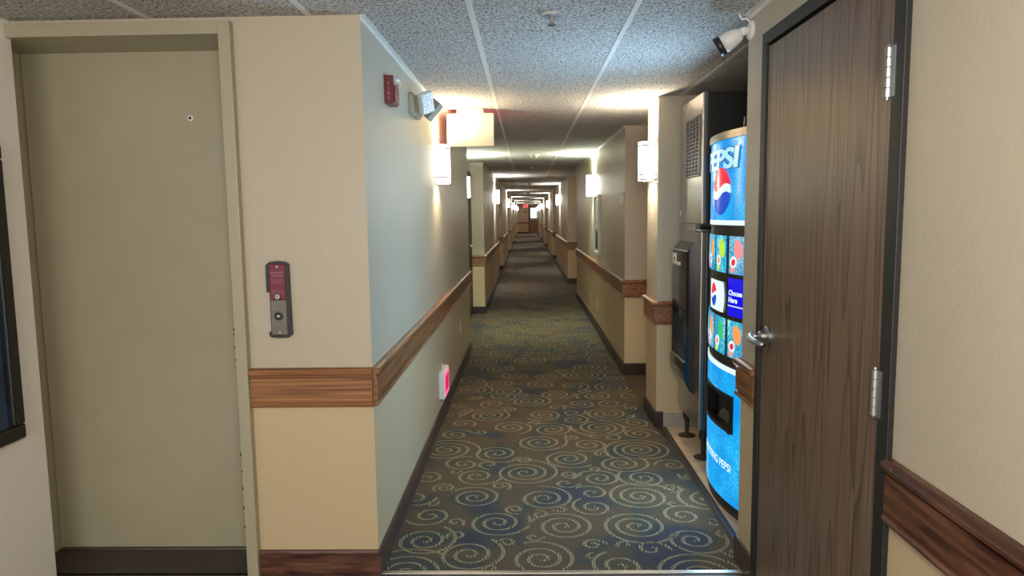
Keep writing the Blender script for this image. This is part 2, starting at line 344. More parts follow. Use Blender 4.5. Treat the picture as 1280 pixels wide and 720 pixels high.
# ceiling: fissured tiles with open joints under a dark plenum
mb = MB()
xs = [-2.6235 + 0.607 * i for i in range(9)]; ys = [2.965 + 0.607 * j for j in range(-11, 83)]
for i in range(len(xs) - 1):
    for j in range(len(ys) - 1):
        if ys[j] > 5.5 and (xs[i + 1] < -0.95 or xs[i] > 1.2): continue
        mb.box(xs[i] + 0.004, xs[i + 1] - 0.004, ys[j] + 0.004, ys[j + 1] - 0.004, H, H + 0.018, 0.002, 0, None, 1)
mb.box(-2.65, 2.3, -3.8, YEND + 0.9, H + 0.019, H + 0.05, 0, 1)
struct('ceiling', mb, [M['ceil'], M['dark']], 'speckled acoustic tile ceiling along the corridor', 'ceiling')
for i, x in enumerate(xs[1:-1]):
    ya = -3.6; yb = YEND if -0.9 < x < 1.2 else 5.0
    trim(MB().box(x - 0.0115, x + 0.0115, ya, yb, H - 0.003, H + 0.006, 0.001), M['tee'],
         ['white ceiling tee over the far side of the elevator', 'white ceiling tee over the elevator door', 'white ceiling tee above the elevator call panel', 'long white ceiling tee left of the sprinkler', 'long white ceiling tee right of the sprinkler', 'white ceiling tee above the ice machine', 'white ceiling tee over the rear of the alcove'][i], 'ceiling tee')

# walls
def wall(name, boxes, mat, label):
    mb = MB()
    for b in boxes: mb.box(*b)
    return struct(name, mb, mat, label, 'wall')
ZT = H + 0.01
wall('wall_left', [(-1.128, XL, Y0, 7.40, -0.02, ZT), (-2.2, -1.128, 2.94, 3.2, -0.02, ZT)], M['wall'], 'textured cream wall from the elevator along the corridor left side')
wall('wall_lintel', [(-1.94, -1.128, Y0, 2.935, 2.15, ZT)], M['wall'], 'narrow cream wall strip above the elevator frame')
wall('wall_lobby_left', [(-2.3, -1.94, -3.3, 2.684, -0.02, ZT)], M['wall_white'], 'bright white lobby wall carrying the dark framed picture')
for k in range(6):
    a = 7.40 if k == 0 else LE[k - 1]
    wall('wall_left_recess' if k == 0 else 'wall_left_recess', [(-1.128, -0.80, a, LP[k], -0.02, ZT)], M['wall'], 'back wall of the %s door recess on the left side' % ord_[k])
    wall('wall_left', [(-1.128, XL, LP[k], LE[k], -0.02, ZT)], M['wall'], 'cream wall length beyond the %s door recess on the left side' % ord_[k])
wall('wall_right', [(XR, 1.05, -3.3, 1.632, -0.02, ZT), (XR, 1.05, 1.632, 2.598, 2.078, ZT), (XR, 1.05, 2.598, 2.80, -0.02, ZT), (1.05, 2.1, 2.68, 2.80, -0.02, ZT)], M['wall'], 'tan wall around the dark wood door at right front')
wall('wall_alcove_back', [(1.97, 2.1, 2.80, 5.03, -0.02, ZT)], M['wall'], 'rear wall of the vending alcove')
wall('wall_alcove_side', [(XR, 1.97, 4.635, 5.03, -0.02, ZT)], M['wall'], 'grey-lit wall stub between ice machine and first right door recess')
for k in range(6):
    a = 5.03 if k == 0 else RE[k - 1]
    wall('wall_right_recess', [(1.07, 1.4, a, RP[k], -0.02, ZT)], M['wall'], 'back wall of the %s door recess on the right side' % ord_[k])
    wall('wall_right', [(XR, 1.4, RP[k], RE[k], -0.02, ZT)], M['wall'], 'cream wall length beyond the %s door recess on the right side' % ord_[k])
wall('wall_end', [(-1.13, 0.20, YEND, YEND + 0.2, -0.02, ZT), (0.20, 0.90, YEND, YEND + 0.2, 2.06, ZT), (0.90, 1.4, YEND, YEND + 0.2, -0.02, ZT)], M['wall_end'], 'peach wall closing the far end of the corridor')
wall('wall_lobby_back', [(-2.3, -1.7, -3.5, -3.3, -0.02, ZT), (0.7, 1.05, -3.5, -3.3, -0.02, ZT), (-1.7, 0.7, -3.5, -3.3, -0.02, 0.35), (-1.7, 0.7, -3.5, -3.3, 2.1, ZT)], M['wall_white'], 'lobby wall behind the viewer with a wide window')
mb = MB()
for x in (-1.7, -0.92, -0.13, 0.66): mb.box(x, x + 0.04, -3.42, -3.38, 0.35, 2.1, 0.004)
for z in (0.35, 2.06): mb.box(-1.7, 0.7, -3.42, -3.38, z, z + 0.04, 0.004)
struct('window_1', mb, M['white_plastic'], 'white framed lobby window behind the viewer', 'window')

# chair rails and baseboards
RAIL = [(0, .702), (.012, .702), (.020, .706), (.022, .714), (.018, .721), (.012, .723), (.012, .727), (.018, .729), (.018, .822), (.011, .824), (.011, .829), (.024, .831), (.030, .837), (.031, .845), (.027, .854), (.016, .859), (0, .860)]
BASE = [(0, 0), (.012, 0), (.012, .098), (.008, .107), (0, .108)]
def rail(path, side, mat, label): return trim(sweep(MB(), path, RAIL, side), mat, label, 'chair rail')
nb = [0]
def base(path, side, mat, label, nm):
    return struct('baseboard_' + nm, sweep(MB(), path, BASE, side), mat, label, 'baseboard')
rail([(-1.092, Y0), (XL + .0, Y0)], -1, M['rail'], 'oak chair rail beside the elevator frame under the call panel')
tn_last = tn[0]
# the front length meets the corridor length at a mitre: both built on the same corner
rail([(XL, Y0), (XL, 7.40)], -1, M['rail_y'], 'oak chair rail on the left corridor wall nearest the viewer')
base([(-1.092, Y0), (XL, Y0)], -1, M['base_wood'], 'reddish wood baseboard beside the elevator frame', 'front')
base([(XL, Y0 - 0.012), (XL, 7.40), (-0.80, 7.40)], -1, M['base_brown'], 'brown baseboard along the left corridor wall nearest the viewer', 'left')
for k in range(6):
    pth = [(-0.80, LP[k]), (XL, LP[k]), (XL, LE[k])]
    rail(pth, -1, M['rail_y'], 'oak chair rail on the left wall beyond the %s door recess' % ord_[k])
    base(pth, -1, M['base_dark'], 'dark baseboard on the left wall beyond the %s door recess' % ord_[k], 'left')
    pth = [(1.07, RP[k] - (0.18 if k == 0 else 0.0)), (1.07, RP[k]), (XR, RP[k]), (XR, RE[k])] if k == 0 else [(1.07, RP[k]), (XR, RP[k]), (XR, RE[k])]
    rail(pth, 1, M['rail_y'], 'oak chair rail on the right wall beyond the %s door recess' % ord_[k])
    base(pth, 1, M['base_dark'], 'dark baseboard on the right wall beyond the %s door recess' % ord_[k], 'right')
rail([(1.5, 4.635), (XR, 4.635), (XR, 5.03), (1.05, 5.03)], 1, M['rail_y'], 'oak chair rail wrapping the wall stub beside the ice machine')
base([(0.915, 4.635), (XR, 4.635), (XR, 5.03), (1.05, 5.03)], 1, M['base_dark'], 'dark baseboard wrapping the wall stub beside the ice machine', 'alcove')
struct('baseboard_alcove', MB().box(0.916, 1.97, 4.625, 4.636, 0, 0.096, 0.002), M['base_tile'], 'grey tile base along the alcove wall behind the ice machine', 'baseboard')
rail([(XR, -3.2), (XR, 1.629)], 1, M['rail_red'], 'dark red-brown chair rail right of the wood door')
rail([(XR, 2.602), (XR, 2.80), (1.0, 2.80)], 1, M['rail_y'], 'short oak chair rail left of the wood door by the vending machine')
base([(XR, 2.602), (XR, 2.80), (1.0, 2.80)], 1, M['base_brown'], 'short brown baseboard left of the wood door', 'right')
base([(XR, -3.2), (XR, 1.629)], 1, M['base_brown'], 'baseboard right of the wood door', 'right')
rail([(XL, YEND), (0.195, YEND)], -1, M['rail'], 'oak chair rail across the far end wall')
base([(XL, YEND), (0.195, YEND)], -1, M['base_dark'], 'dark baseboard across the far end wall', 'end')
ANG = [(0, H - .022), (.004, H - .022), (.004, H - .003), (.020, H - .003), (.020, H + .001), (0, H + .001)]
for pth, sd, lb in (([(XL, Y0), (XL, 7.40)], -1, 'cream ceiling angle along the left wall by the fire strobe'), ([(XR, -3.2), (XR, 2.80)], 1, 'tan ceiling angle above the wood door'),
                    ([(XR, 4.64), (XR, 5.03)], 1, 'ceiling angle above the sconce by the ice machine'), ([(XR, RP[0]), (XR, RE[0])], 1, 'ceiling angle above the framed notice')):
    trim(sweep(MB(), pth, ANG, sd), M['tee'], lb, 'ceiling trim')

# ---- elevator door
d = empty('door_1', 'beige metal elevator door in a putty steel frame', 'elevator door', (-1.6, 2.652, 0), 0, None, 'structure')
def rel(mb, o):
    l = o.location; mb.v = [(p[0] - l[0], p[1] - l[1], p[2] - l[2]) for p in mb.v]; return mb
mb = MB().box(-1.137, -1.092, 2.652, Y0 + 0.001, 0, 2.18, 0.002).box(-1.95, -1.1372, 2.652, Y0 + 0.001, 2.132, 2.18, 0.002)
mb.box(-1.1365, -1.129, 2.689, 2.93, 0, 2.131).box(-2.10, -1.13, 2.689, 2.93, 2.1325, 2.15).box(-2.12, -2.08, 2.690, 2.93, 0, 2.14)
f = rel(mb, d).build('door_frame', M['putty'], d)
rel(MB().box(-2.075, -1.15, 2.918, 2.938, 0.008, 2.134, 0.002), d).build('door_leaf', M['putty'], d)
mb = MB().lathe([(0, 0), (.012, 0), (.012, .004), (.007, .006), (0, .006)], 20, 0, Matrix.Translation((-1.382, 2.918, 1.863)) @ Matrix.Rotation(PI / 2, 4, 'X'))
k_ = rel(mb, d).build('keyhole_escutcheon', M['white_plastic'], d)
rel(MB().lathe([(0, 0), (.006, 0), (.006, .0075), (0, .0075)], 16, 0, Matrix.Translation((-1.382, 2.918, 1.863)) @ Matrix.Rotation(PI / 2, 4, 'X')), d).build('keyhole', M['dark'], k_)
mb = MB()
for z, s in ((1.02, .006), (0.95, .003), (.90, .003), (.52, .006), (.45, .004), (.38, .006), (.30, .007), (.22, .006), (1.0, .003)):
    mb.box(-1.1385, -1.1345, 2.6508, 2.6530, z - s, z + s, 0)
rel(mb, d).build('paint_chips', M['dark'], d)

# ---- dark wood door at right front
d = empty('door_2', 'dark brown wood-grain door with satin lever handle at right', 'door', (XR, 2.115, 0), 0, None, 'structure')
yo0, yo1, yi0, yi1 = 1.632, 2.598, 1.678, 2.562
mb = MB()
mb.box(XR - .014, XR + .10, yo0, yi0 + .006, 0, 2.0355, 0.002).box(XR - .014, XR + .10, yi1 - .006, yo1, 0, 2.0355, 0.002).box(XR - .014, XR + .10, yo0, yo1, 2.036, 2.080, 0.003)
mb.box(XR + .012, XR + .10, yi0, yi0 + .018, 0, 2.0215).box(XR + .012, XR + .10, yi1 - .018, yi1, 0, 2.0215).box(XR + .012, XR + .099, yi0 + .007, yi1 - .007, 2.022, 2.04)
rel(mb, d).build('door_frame', M['frame_black'], d)
lf = rel(MB().box(XR - .006, XR + .036, yi0 + .016, yi1 - .012, 0.008, 2.026, 0.002), d).build('door_leaf', M['door'], d)
for zb in (1.712, 0.945, 0.20):
    mb = MB(); yh = yi0 + .020
    for i in range(5):
        mb.lathe([(0, 0), (.0075, 0), (.0085, .001), (.0085, .0215), (.0075, .0225), (0, .0225)], 14, 0, Matrix.Translation((XR - .0155, yh, zb + i * .0232)))
    mb.lathe([(0, 0), (.005, 0), (.004, .006), (0, .007)], 12, 0, Matrix.Translation((XR - .0155, yh, zb + .116)))
    mb.lathe([(0, -.007), (.004, -.006), (.005, 0), (0, 0)], 12, 0, Matrix.Translation((XR - .0155, yh, zb)))
    mb.box(XR - .0155, XR - .0125, yh - .03, yh + .001, zb, zb + .116, 0)
    rel(mb, d).build('hinge', M['chrome'], d)
Rx = Matrix.Rotation(-PI / 2, 4, 'Y')                         # lathe axis -> -X (out of the right wall)
hy, hz = 2.485, 1.005
mb = MB().lathe([(0, 0), (.036, 0), (.036, .006), (.030, .013), (.020, .014), (.0185, .030), (.012, .034), (0, .034)], 32, 0, Matrix.Translation((XR - .006, hy, hz)) @ Rx)
hd = rel(mb, d).build('door_handle', M['chrome'], d)
mb = MB().tube([(XR - .036, hy, hz), (XR - .066, hy, hz)], [.0115, .0115], 16)
mb.tube([(XR - .052, hy + .030, hz + .004), (XR - .066, hy + .012, hz - .004), (XR - .071, hy - .012, hz - .009), (XR - .068, hy - .05, hz - .012), (XR - .058, hy - .105, hz - .012)], [.0095, .0125, .0125, .0115, .0105], 12)
rel(mb, d).build('lever', M['chrome'], hd)

# ---- guest room doors in the first recesses
def room_door(name, x, side, ya, yb, label):
    d = empty(name, label, 'door', (x, (ya + yb) / 2, 0), 0, None, 'structure')
    s = side
    mb = MB()
    for a, b, c, e in ((ya, ya + .05, 0, 1.9995), (yb - .05, yb, 0, 1.9995), (ya, yb, 2.0, 2.05)): mb.box(min(x, x + s * .016), max(x, x + s * .016), a, b, c, e, 0.002)
    rel(mb, d).build('door_frame', M['frame_black'], d)
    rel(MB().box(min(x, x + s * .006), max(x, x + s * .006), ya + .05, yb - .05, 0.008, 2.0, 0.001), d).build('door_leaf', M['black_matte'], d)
    yk = yb - .12
    mb = MB().lathe([(0, 0), (.03, 0), (.03, .008), (.014, .012), (.012, .05), (0, .05)], 18, 0, Matrix.Translation((x + s * .006, yk, 1.0)) @ Matrix.Rotation(s * PI / 2, 4, 'Y')).tube([(x + s * .05, yk, 1.0), (x + s * .052, yk - .10, 1.0)], .009, 10)
    rel(mb, d).build('door_handle', M['chrome'], d)
room_door('door_3', -0.80, 1, 9.18, 10.10, 'black room door in the first left recess beyond the second sconce')
room_door('door_4', -0.80, 1, 7.45, 8.37, 'black room door in the near part of the first left recess')
room_door('door_5', 1.07, -1, 5.05, 5.86, 'dark door inside the first right recess behind the ice machine stub')
# far end door
d = empty('door_6', 'brown exit door with a bright glass light at the corridor end', 'door', (0.56, YEND, 0), 0, None, 'structure')
mb = MB().box(0.20, 0.26, YEND - .015, YEND + .1, 0, 1.9995, .003).box(0.84, 0.90, YEND - .015, YEND + .1, 0, 1.9995, .003).box(0.20, 0.90, YEND - .015, YEND + .1, 2.0, 2.06, .003)
rel(mb, d).build('door_frame', M['frame_black'], d)
mb = MB()
for b in ((0.26, 0.84, 0, 1.13), (0.26, 0.84, 1.88, 2.0), (0.26, 0.36, 1.13, 1.88), (0.80, 0.84, 1.13, 1.88)): mb.box(b[0], b[1], YEND + .0, YEND + .045, b[2], b[3])
rel(mb, d).build('door_leaf', M['rail_y'], d)
rel(MB().box(0.355, 0.805, YEND + .02, YEND + .026, 1.125, 1.885), d).build('door_glass', M['day'], d)
rel(MB().box(0.30, 0.80, YEND - .05, YEND - .03, 0.98, 1.02, .004).box(0.32, 0.34, YEND - .04, YEND + .0, .985, 1.015).box(0.76, 0.78, YEND - .04, YEND, .985, 1.015), d).build('push_bar', M['chrome'], d)

# ================================================================== things
# ---- wall sconces
def half_ring(a, b, n=28, e=2.6):
    pts = []
    for i in range(n + 1):
        t = PI * i / n; c, s = math.cos(t), math.sin(t)
        pts.append((a * math.copysign(abs(c) ** (2 / e), c), -b * abs(s) ** (2 / e)))
    return pts
def shell(mb, a, b, th, z0, z1):
    o = half_ring(a, b); i = half_ring(a - th, b - th); n = len(o)
    vs = [(p[0], p[1], z0) for p in o] + [(p[0], p[1], z1) for p in o] + [(p[0], p[1], z0) for p in i] + [(p[0], p[1], z1) for p in i]
    fs = []
    for k in range(n - 1):
        fs += [[k, k + 1, n + k + 1, n + k], [2 * n + k, 3 * n + k, 3 * n + k + 1, 2 * n + k + 1], [n + k, n + k + 1, 3 * n + k + 1, 3 * n + k], [k, 2 * n + k, 2 * n + k + 1, k + 1]]
    for k in (0, n - 1): fs.append([k, n + k, 3 * n + k, 2 * n + k])
    return mb.add(vs, fs, 0, False)
LAMPS = []
def lamp(parent, z, up, energy, col):
    ld = bpy.data.lights.new('sconce_bulb', 'AREA'); ld.shape = 'DISK'; ld.size = 0.07; ld.energy = energy; ld.color = col; ld.spread = 3.0
    o = bpy.data.objects.new('sconce_bulb', ld); C.objects.link(o); o.parent = parent; o.location = (0, -0.05, z)
    o.rotation_euler = (PI, 0, 0) if up else (0, 0, 0)
def make_sconce(label, x, y, rz, mat, group, energy, col):
    t = empty('wall_sconce', label, 'sconce', (x, y, 1.662), rz, group)
    MB().box(-.072, .072, -.010, 0, -.004, .270, .003).build('back_plate', M['steel'], t)
    shell(MB(), .085, .098, .003, .004, .262).build('lamp_shade', mat, t)
    for z0, z1 in ((.004, .013), (.038, .046), (.232, .240)):
        shell(MB(), .0865, .0995, .003, z0, z1).build('metal_band', M['band'], t)
    lamp(t, .250, True, energy * 1.3, col); lamp(t, .06, False, energy * .75, col)
    return t
WARM = (1.0, .80, .52); GREEN = (.90, 1.0, .78); NEUT = (1.0, .93, .84)
EB = 13.0
make_sconce('lit sconce on the left wall under the hanging exit sign', XL, 4.82, LEFT, M['shade'], 'wall sconces', EB * .65, WARM)
make_sconce('lit sconce on the wall stub beside the ice machine', XR, 4.83, RIGHT, M['shade'], 'wall sconces', EB * .8, (1.0, .86, .64))
make_sconce('lit sconce above the framed notice on the right wall', XR, 8.93, RIGHT, M['shade_cool'], 'wall sconces', EB * 1.6, GREEN)
make_sconce('lit sconce between the doors in the first left recess', -0.80, 8.90, LEFT, M['shade_cool'], 'wall sconces', EB * 1.6, GREEN)
for i, y in enumerate((13.85, 22.4, 30.8, 39.2, 47.6)):
    make_sconce('lit sconce on the left wall beyond the %s left door recess' % ord_[i], XL, y, LEFT, M['shade_far'], 'wall sconces', EB * 1.9, NEUT)
for i, y in enumerate((17.9, 25.9, 34.0, 42.5, 50.0)):
    make_sconce('lit sconce on the right wall beyond the %s right door recess' % ord_[i + 1], XR, y, RIGHT, M['shade_far'], 'wall sconces', EB * 1.9, NEUT)

# ---- elevator call station
t = empty('elevator_call_station', 'black edged elevator call panel with red plate and up button', 'call panel', (-0.964, Y0, 0.982))
o_ = [(-.044, .180), (-.044, .285), (-.030, .297), (0, .301), (.030, .297), (.044, .288), (.047, .012), (.034, .002), (0, 0), (-.034, .003), (-.041, .010), (-.041, .024), (-.033, .024), (-.033, .180)]
MB().prism(o_, -.020, 0, 'Y').build('back_box', M['black_matte'], t)
MB().box(-.041, -.0335, -.0015, 0, .025, .179).build('bare_wall_patch', M['white_plastic'], t)
MB().box(-.030, .032, -.024, -.018, .013, .150, .002).build('steel_plate', M['plate_steel'], t)
rp = MB().box(-.030, .032, -.024, -.018, .150, .289, .002).build('red_plate', M['red_plate'], t)
mb = MB()
text_on(mb, 'EMERGENCY', 0.001, .256, -.0245, w=.050, h=.008); text_on(mb, 'OPERATION', 0.001, .244, -.0245, w=.042, h=.007)
text_on(mb, 'KEY SWITCH TO ON', 0.001, .231, -.0245, w=.048, h=.0035); text_on(mb, 'FOR FIRE SERVICE', 0.001, .224, -.0245, w=.046, h=.0035); text_on(mb, 'RETURN TO OFF', 0.001, .217, -.0245, w=.036, h=.0035)
text_on(mb, 'FIRE RECALL', 0.001, .186, -.0245, w=.045, h=.0055); text_on(mb, 'OFF  BYPASS  ON', 0.001, .176, -.0245, w=.046, h=.004)
mb.build('lettering', M['dim_ink'], rp)
RY = Matrix.Rotation(PI / 2, 4, 'X')                          # lathe axis -> -y
def disc(mb, prof, x, z, y, n=20): return mb.lathe(prof, n, 0, Matrix.Translation((x, y, z)) @ RY)
ks = disc(MB(), [(0, 0), (.012, 0), (.012, .004), (.009, .007), (0, .007)], .001, .163, -.024).build('key_switch', M['chrome'], t)
MB().box(-.001, .003, -.0315, -.0305, .159, .167).build('key_slot', M['dark'], ks)
bt = disc(MB(), [(0, 0), (.0175, 0), (.0175, .003), (.0155, .005), (.0150, .003), (0, .003)], .002, .088, -.024, 28).build('call_button', M['chrome'], t)
bc = disc(MB(), [(0, 0), (.0145, 0), (.0145, .005), (.012, .007), (0, .007)], .002, .088, -.024, 24).build('button_cap', M['black_plastic'], bt)
MB().add([(-.005, -.0315, .085), (.009, -.0315, .085), (.002, -.0315, .094)], [[0, 1, 2]]).build('up_arrow', M['white_ink'], bt)
for z in (.022, .279): disc(MB(), [(0, 0), (.005, 0), (.004, .002), (0, .0025)], .002, z, -.024, 12).build('screw', M['chrome'], t)

# ---- fire strobe
t = empty('fire_alarm_strobe', 'dark red fire alarm strobe high on the left wall', 'fire alarm', (XL, 3.16, 1.94), LEFT)
MB().box(-.06, .06, -.041, .003, 0, .120, .003).build('alarm_body', M['red'], t)
MB().box(-.052, .052, -.046, -.040, .006, .078, .003).build('sounder_grille', M['red'], t)
mb = MB(); disc(mb, [(0, 0), (.019, 0), (.019, .012), (.015, .026), (.006, .030), (0, .030)], -.035, .098, -.040, 18)
mb.box(-.056, -.014, -.056, -.040, .088, .108, .004); mb.build('strobe_lens', M['lens'], t)
mb = MB()
for i, ch in enumerate('FIRE'):
    vs, fs, W, Hh = text_mesh(ch, .02, .0); s = .013 / Hh
    mb.add([(-.0605, -.021 - (a - W / 2) * s * -1 if False else -.021 - (a - W / 2) * s, .078 - i * .021 + b * s) for a, b in vs], fs)
mb.build('lettering', M['dim_ink'], t)

# ---- twin head emergency light
t = empty('emergency_light', 'white twin head emergency light beside the fire strobe', 'emergency light', (XL, 3.87, 1.985), LEFT)
MB().box(-.135, .135, -.028, .002, 0, .108, .006).build('battery_case', M['tan'], t)
mb = MB()
mb.prism([(-.06, 0), (.06, 0), (.085, .03), (.085, .10), (-.085, .10), (-.085, .03)], -.042, -.026, 'Y')
mb.build('front_cover', M['tan'], t)
def head(cx, cy, cz, nrm, roll, backmat, nm):
    n = Vector(nrm).normalized(); q = (-n).to_track_quat('Y', 'Z').to_matrix().to_4x4()
    R = Matrix.Translation((cx, cy, cz)) @ q @ Matrix.Rotation(roll, 4, 'Y')
    h = MB().box(-.040, .040, -.018, .018, -.056, .056, .006, 0, R).build('lamp_head', backmat, t)
    f = MB().box(-.036, .036, -.0205, -.017, -.052, .052, .002, 0, R).build('lens_plate', M['white_plastic'], h)
    mb = MB()
    for i in range(4):
        for j in range(5):
            a = Vector((-.0285 + .019 * i, -.0205, -.041 + .0205 * j)); mb.lathe([(0, 0), (.0078, 0), (.006, .003), (0, .004)], 10, 0, R @ Matrix.Translation(a) @ RY)
    mb.build('led_array', M['lens'], h)
    MB().tube([(cx * .55, -.05, .05), R @ Vector((0, .018, 0))], .010, 10).build('swivel', M['white_plastic'], h)
head(-.095, -.088, .060, (-.62, -.66, -.30), -.40, M['white_plastic'], 'a')
head(.055, -.100, .045, (.72, -.45, -.40), -.60, M['tan'], 'b')

# ---- hanging exit sign seen from its plain rear
t = empty('exit_sign', 'plain cream rear of the exit sign hanging from the ceiling', 'exit sign', (-0.388, 5.07, 1.935))
MB().box(-.094, .094, -.03, .03, .232, .264, .004).build('canopy', M['cream_panel'], t)
MB().box(-.168, .168, -.022, .022, 0, .233, .005).build('housing', M['cream_panel'], t)
MB().box(-.155, .155, .0215, .0235, .015, .218, .001).build('lit_face', M['exit_red'], t)

# ---- low level exit sign
t = empty('low_exit_sign', 'small white box with glowing pink exit face low on the left wall', 'exit sign', (XL, 4.835, 0.183), LEFT)
MB().box(-.135, .135, -.038, 0, 0, .188, .004).build('housing', M['white_plastic'], t)
fc = MB().box(-.127, .127, -.0405, -.037, .008, .180, .001).build('lit_face', M['pink_face'], t)
text_on(MB(), 'EXIT', 0, .094, -.0412, w=.20, h=.11, bold=.01).build('lettering', M['red_ink'], fc)
MB().tube([(-.005, -.006, .186), (-.005, -.006, .225)], .0035, 8).build('conduit', M['white_plastic'], t)

# ---- security camera
t = empty('security_camera', 'white bullet security camera at the corner above the wood door', 'camera', (XR, 2.765, 2.10), RIGHT)
mb = MB(); disc(mb, [(0, 0), (.036, 0), (.036, .006), (.030, .012), (.016, .014), (0, .014)], 0, .036, 0, 28); mb.build('mount_plate', M['white_plastic'], t)
MB().tube([(0, -.012, .036), (0, -.030, .034), (-.004, -.043, .030)], [.014, .017, .015], 14).build('swivel_arm', M['white_plastic'], t)
dirv = Vector((-.30, -.84, -.50)).normalized(); p0 = Vector((-.002, -.036, .030))
mbb = MB().tube([p0 + dirv * a for a in (0, .012, .035, .060, .082)], [.013, .025, .033, .036, .036], 20); cb = mbb.build('camera_body', M['white_plastic'], t)
MB().tube([p0 + dirv * a for a in (.080, .081, .104, .105)], [.035, .0375, .0375, .030], 20).build('lens_hood', M['black_matte'], cb)
side = dirv.cross(Vector((0, 0, 1))).normalized()
MB().tube([(.0, -.008, .066), (.0, -.022, .080), (-.006, -.036, .078), (-.010, -.044, .092), (-.010, -.046, .103)], .004, 8).build('cable', M['white_plastic'], t)

# ---- picture on the white lobby wall
t = empty('framed_picture', 'dark framed navy picture on the white wall at far left', 'picture', (-1.94, 2.10, 0.63), LEFT)
mb = MB()
for b in ((-.45, .45, 0, .055), (-.45, .45, 1.045, 1.10), (-.45, -.395, .0555, 1.0445), (.395, .45, .0555, 1.0445)): mb.box(b[0], b[1], -.030, 0, b[2], b[3], .008)
mb.build('picture_frame', M['frame_black'], t)
MB().box(-.40, .40, -.014, -.004, .05, 1.05).build('picture', M['navy'], t)

# ---- framed notice, plaque, signs and outlets
t = empty('framed_notice', 'tall silver framed notice below the sconce on the right wall', 'notice', (XR, 8.41, 0.962), RIGHT)
mb = MB()
for b in ((-.27, .27, 0, .03), (-.27, .27, .672, .702), (-.27, -.24, .0305, .6715), (.24, .27, .0305, .6715)): mb.box(b[0], b[1], -.034, 0, b[2], b[3], .003)
mb.build('notice_frame', M['white_plastic'], t)
MB().box(-.245, .245, -.012, -.003, .025, .68).build('backing', M['lens'], t)
MB().box(-.20, .20, -.015, -.0125, .30, .64).build('printed_sheet', M['paper'], t)
MB().box(-.20, .20, -.015, -.0125, .06, .27).build('dark_sheet', M['dark'], t)
t = tag(disc(MB(), [(0, 0), (.054, 0), (.054, .014), (.046, .020), (0, .020)], 0, 0, 0, 32).build('round_plaque', M['white_plastic']), 'round white plaque on the right wall near the first recess corner', 'plaque')
t.location = (XR + .002, 6.32, 1.573); t.rotation_euler = (0, 0, RIGHT)
def room_sign(x, y, rz, label):
    t = empty('room_sign', label, 'room sign', (x, y, 1.515), rz, 'room signs')
    MB().box(-.05, .05, -.012, 0, 0, .10, .003).build('sign_plate', M['almond'], t)
    MB().box(-.04, .04, -.0135, -.011, .03, .085, .001).build('sign_insert', M['tan'], t)
for i in range(3):
    room_sign(XR, RE[i] - .33, RIGHT, 'small room sign just before the %s right door recess' % ord_[i + 1])
    room_sign(XR, RP[i + 1] + .16, RIGHT, 'small room sign just after the %s right door recess' % ord_[i + 1])
    room_sign(XL, LP[i] + .33, LEFT, 'small room sign just after the %s left door recess' % ord_[i])
    room_sign(XL, LE[i] - .15, LEFT, 'small room sign just before the %s left door recess' % ord_[i + 1])
def outlet(x, y, z, rz, label, nm='wall_outlet'):
    t = empty(nm, label, 'outlet' if nm == 'wall_outlet' else 'switch', (x, y, z), rz)
    pl = MB().box(-.036, .036, -.006, 0, 0, .115, .003).build('cover_plate', M['almond'], t)
    for zz in ((.022, .067) if nm == 'wall_outlet' else (.044,)):
        MB().box(-.017, .017, -.009, -.005, zz, zz + .028, .002).build('socket' if nm == 'wall_outlet' else 'toggle', M['white_plastic'], t)
outlet(XL, 6.30, 0.37, LEFT, 'almond outlet low on the left wall beyond the low exit sign')
outlet(XR, 9.42, 0.26, RIGHT, 'farther of two almond outlets low on the wall beneath the framed notice')
outlet(XR, 8.56, 0.26, RIGHT, 'nearer of two almond outlets low on the wall beneath the framed notice')
outlet(XL, 12.9, 0.26, LEFT, 'nearer of two outlets low on the left wall beyond the first left recess')
outlet(XL, 13.95, 0.26, LEFT, 'farther of two outlets low on the left wall beyond the first left recess')
outlet(XR, 17.3, 0.26, RIGHT, 'nearer of two outlets low on the right wall beyond the second right recess')
outlet(XR, 18.3, 0.26, RIGHT, 'farther of two outlets low on the right wall beyond the second right recess')
outlet(1.07, 6.03, 1.03, RIGHT, 'grey switch inside the first right recess above the chair rail', 'wall_switch')

# ---- ceiling devices
def sprinkler(x, y, label):
    t = empty('ceiling_sprinkler', label, 'sprinkler', (x, y, H - .042), 0, 'ceiling sprinklers')
    MB().lathe([(.012, .034), (.036, .034), (.040, .042), (.012, .042)], 24).build('escutcheon', M['lens'], t)
    MB().lathe([(0, .010), (.005, .010), (.007, .030), (.006, .042), (0, .042)], 12).tube([(.011, 0, .032), (.012, 0, .016), (.003, 0, .004)], .002, 6).tube([(-.011, 0, .032), (-.012, 0, .016), (-.003, 0, .004)], .002, 6).build('sprinkler_body', M['chrome'], t)
    MB().lathe([(0, 0), (.016, .001), (.016, .003), (0, .004)], 16).build('deflector', M['chrome'], t)
sprinkler(0.108, 2.73, 'nearest ceiling sprinkler, at the top of the picture')
sprinkler(0.109, 7.02, 'second ceiling sprinkler, beyond the hanging exit sign')
sprinkler(0.109, 11.35, 'third ceiling sprinkler, beyond the nearest smoke detector')
def smoke(x, y, label):
    t = empty('smoke_detector', label, 'smoke detector', (x, y, H - .046), 0, 'smoke detectors')
    MB().lathe([(0, .030), (.070, .030), (.072, .034), (.072, .046), (0, .046)], 32).build('base', M['white_plastic'], t)
    MB().lathe([(0, 0), (.034, 0), (.046, .006), (.050, .018), (.050, .031), (0, .031)], 32).build('sensor', M['tan'], t)
smoke(0.115, 9.0, 'nearest smoke detector on the corridor ceiling')
smoke(0.105, 17.3, 'second smoke detector down the corridor ceiling')
smoke(0.11, 25.0, 'third smoke detector down the corridor ceiling')
smoke(0.11, 32.6, 'farthest smoke detector near the end of the corridor ceiling')

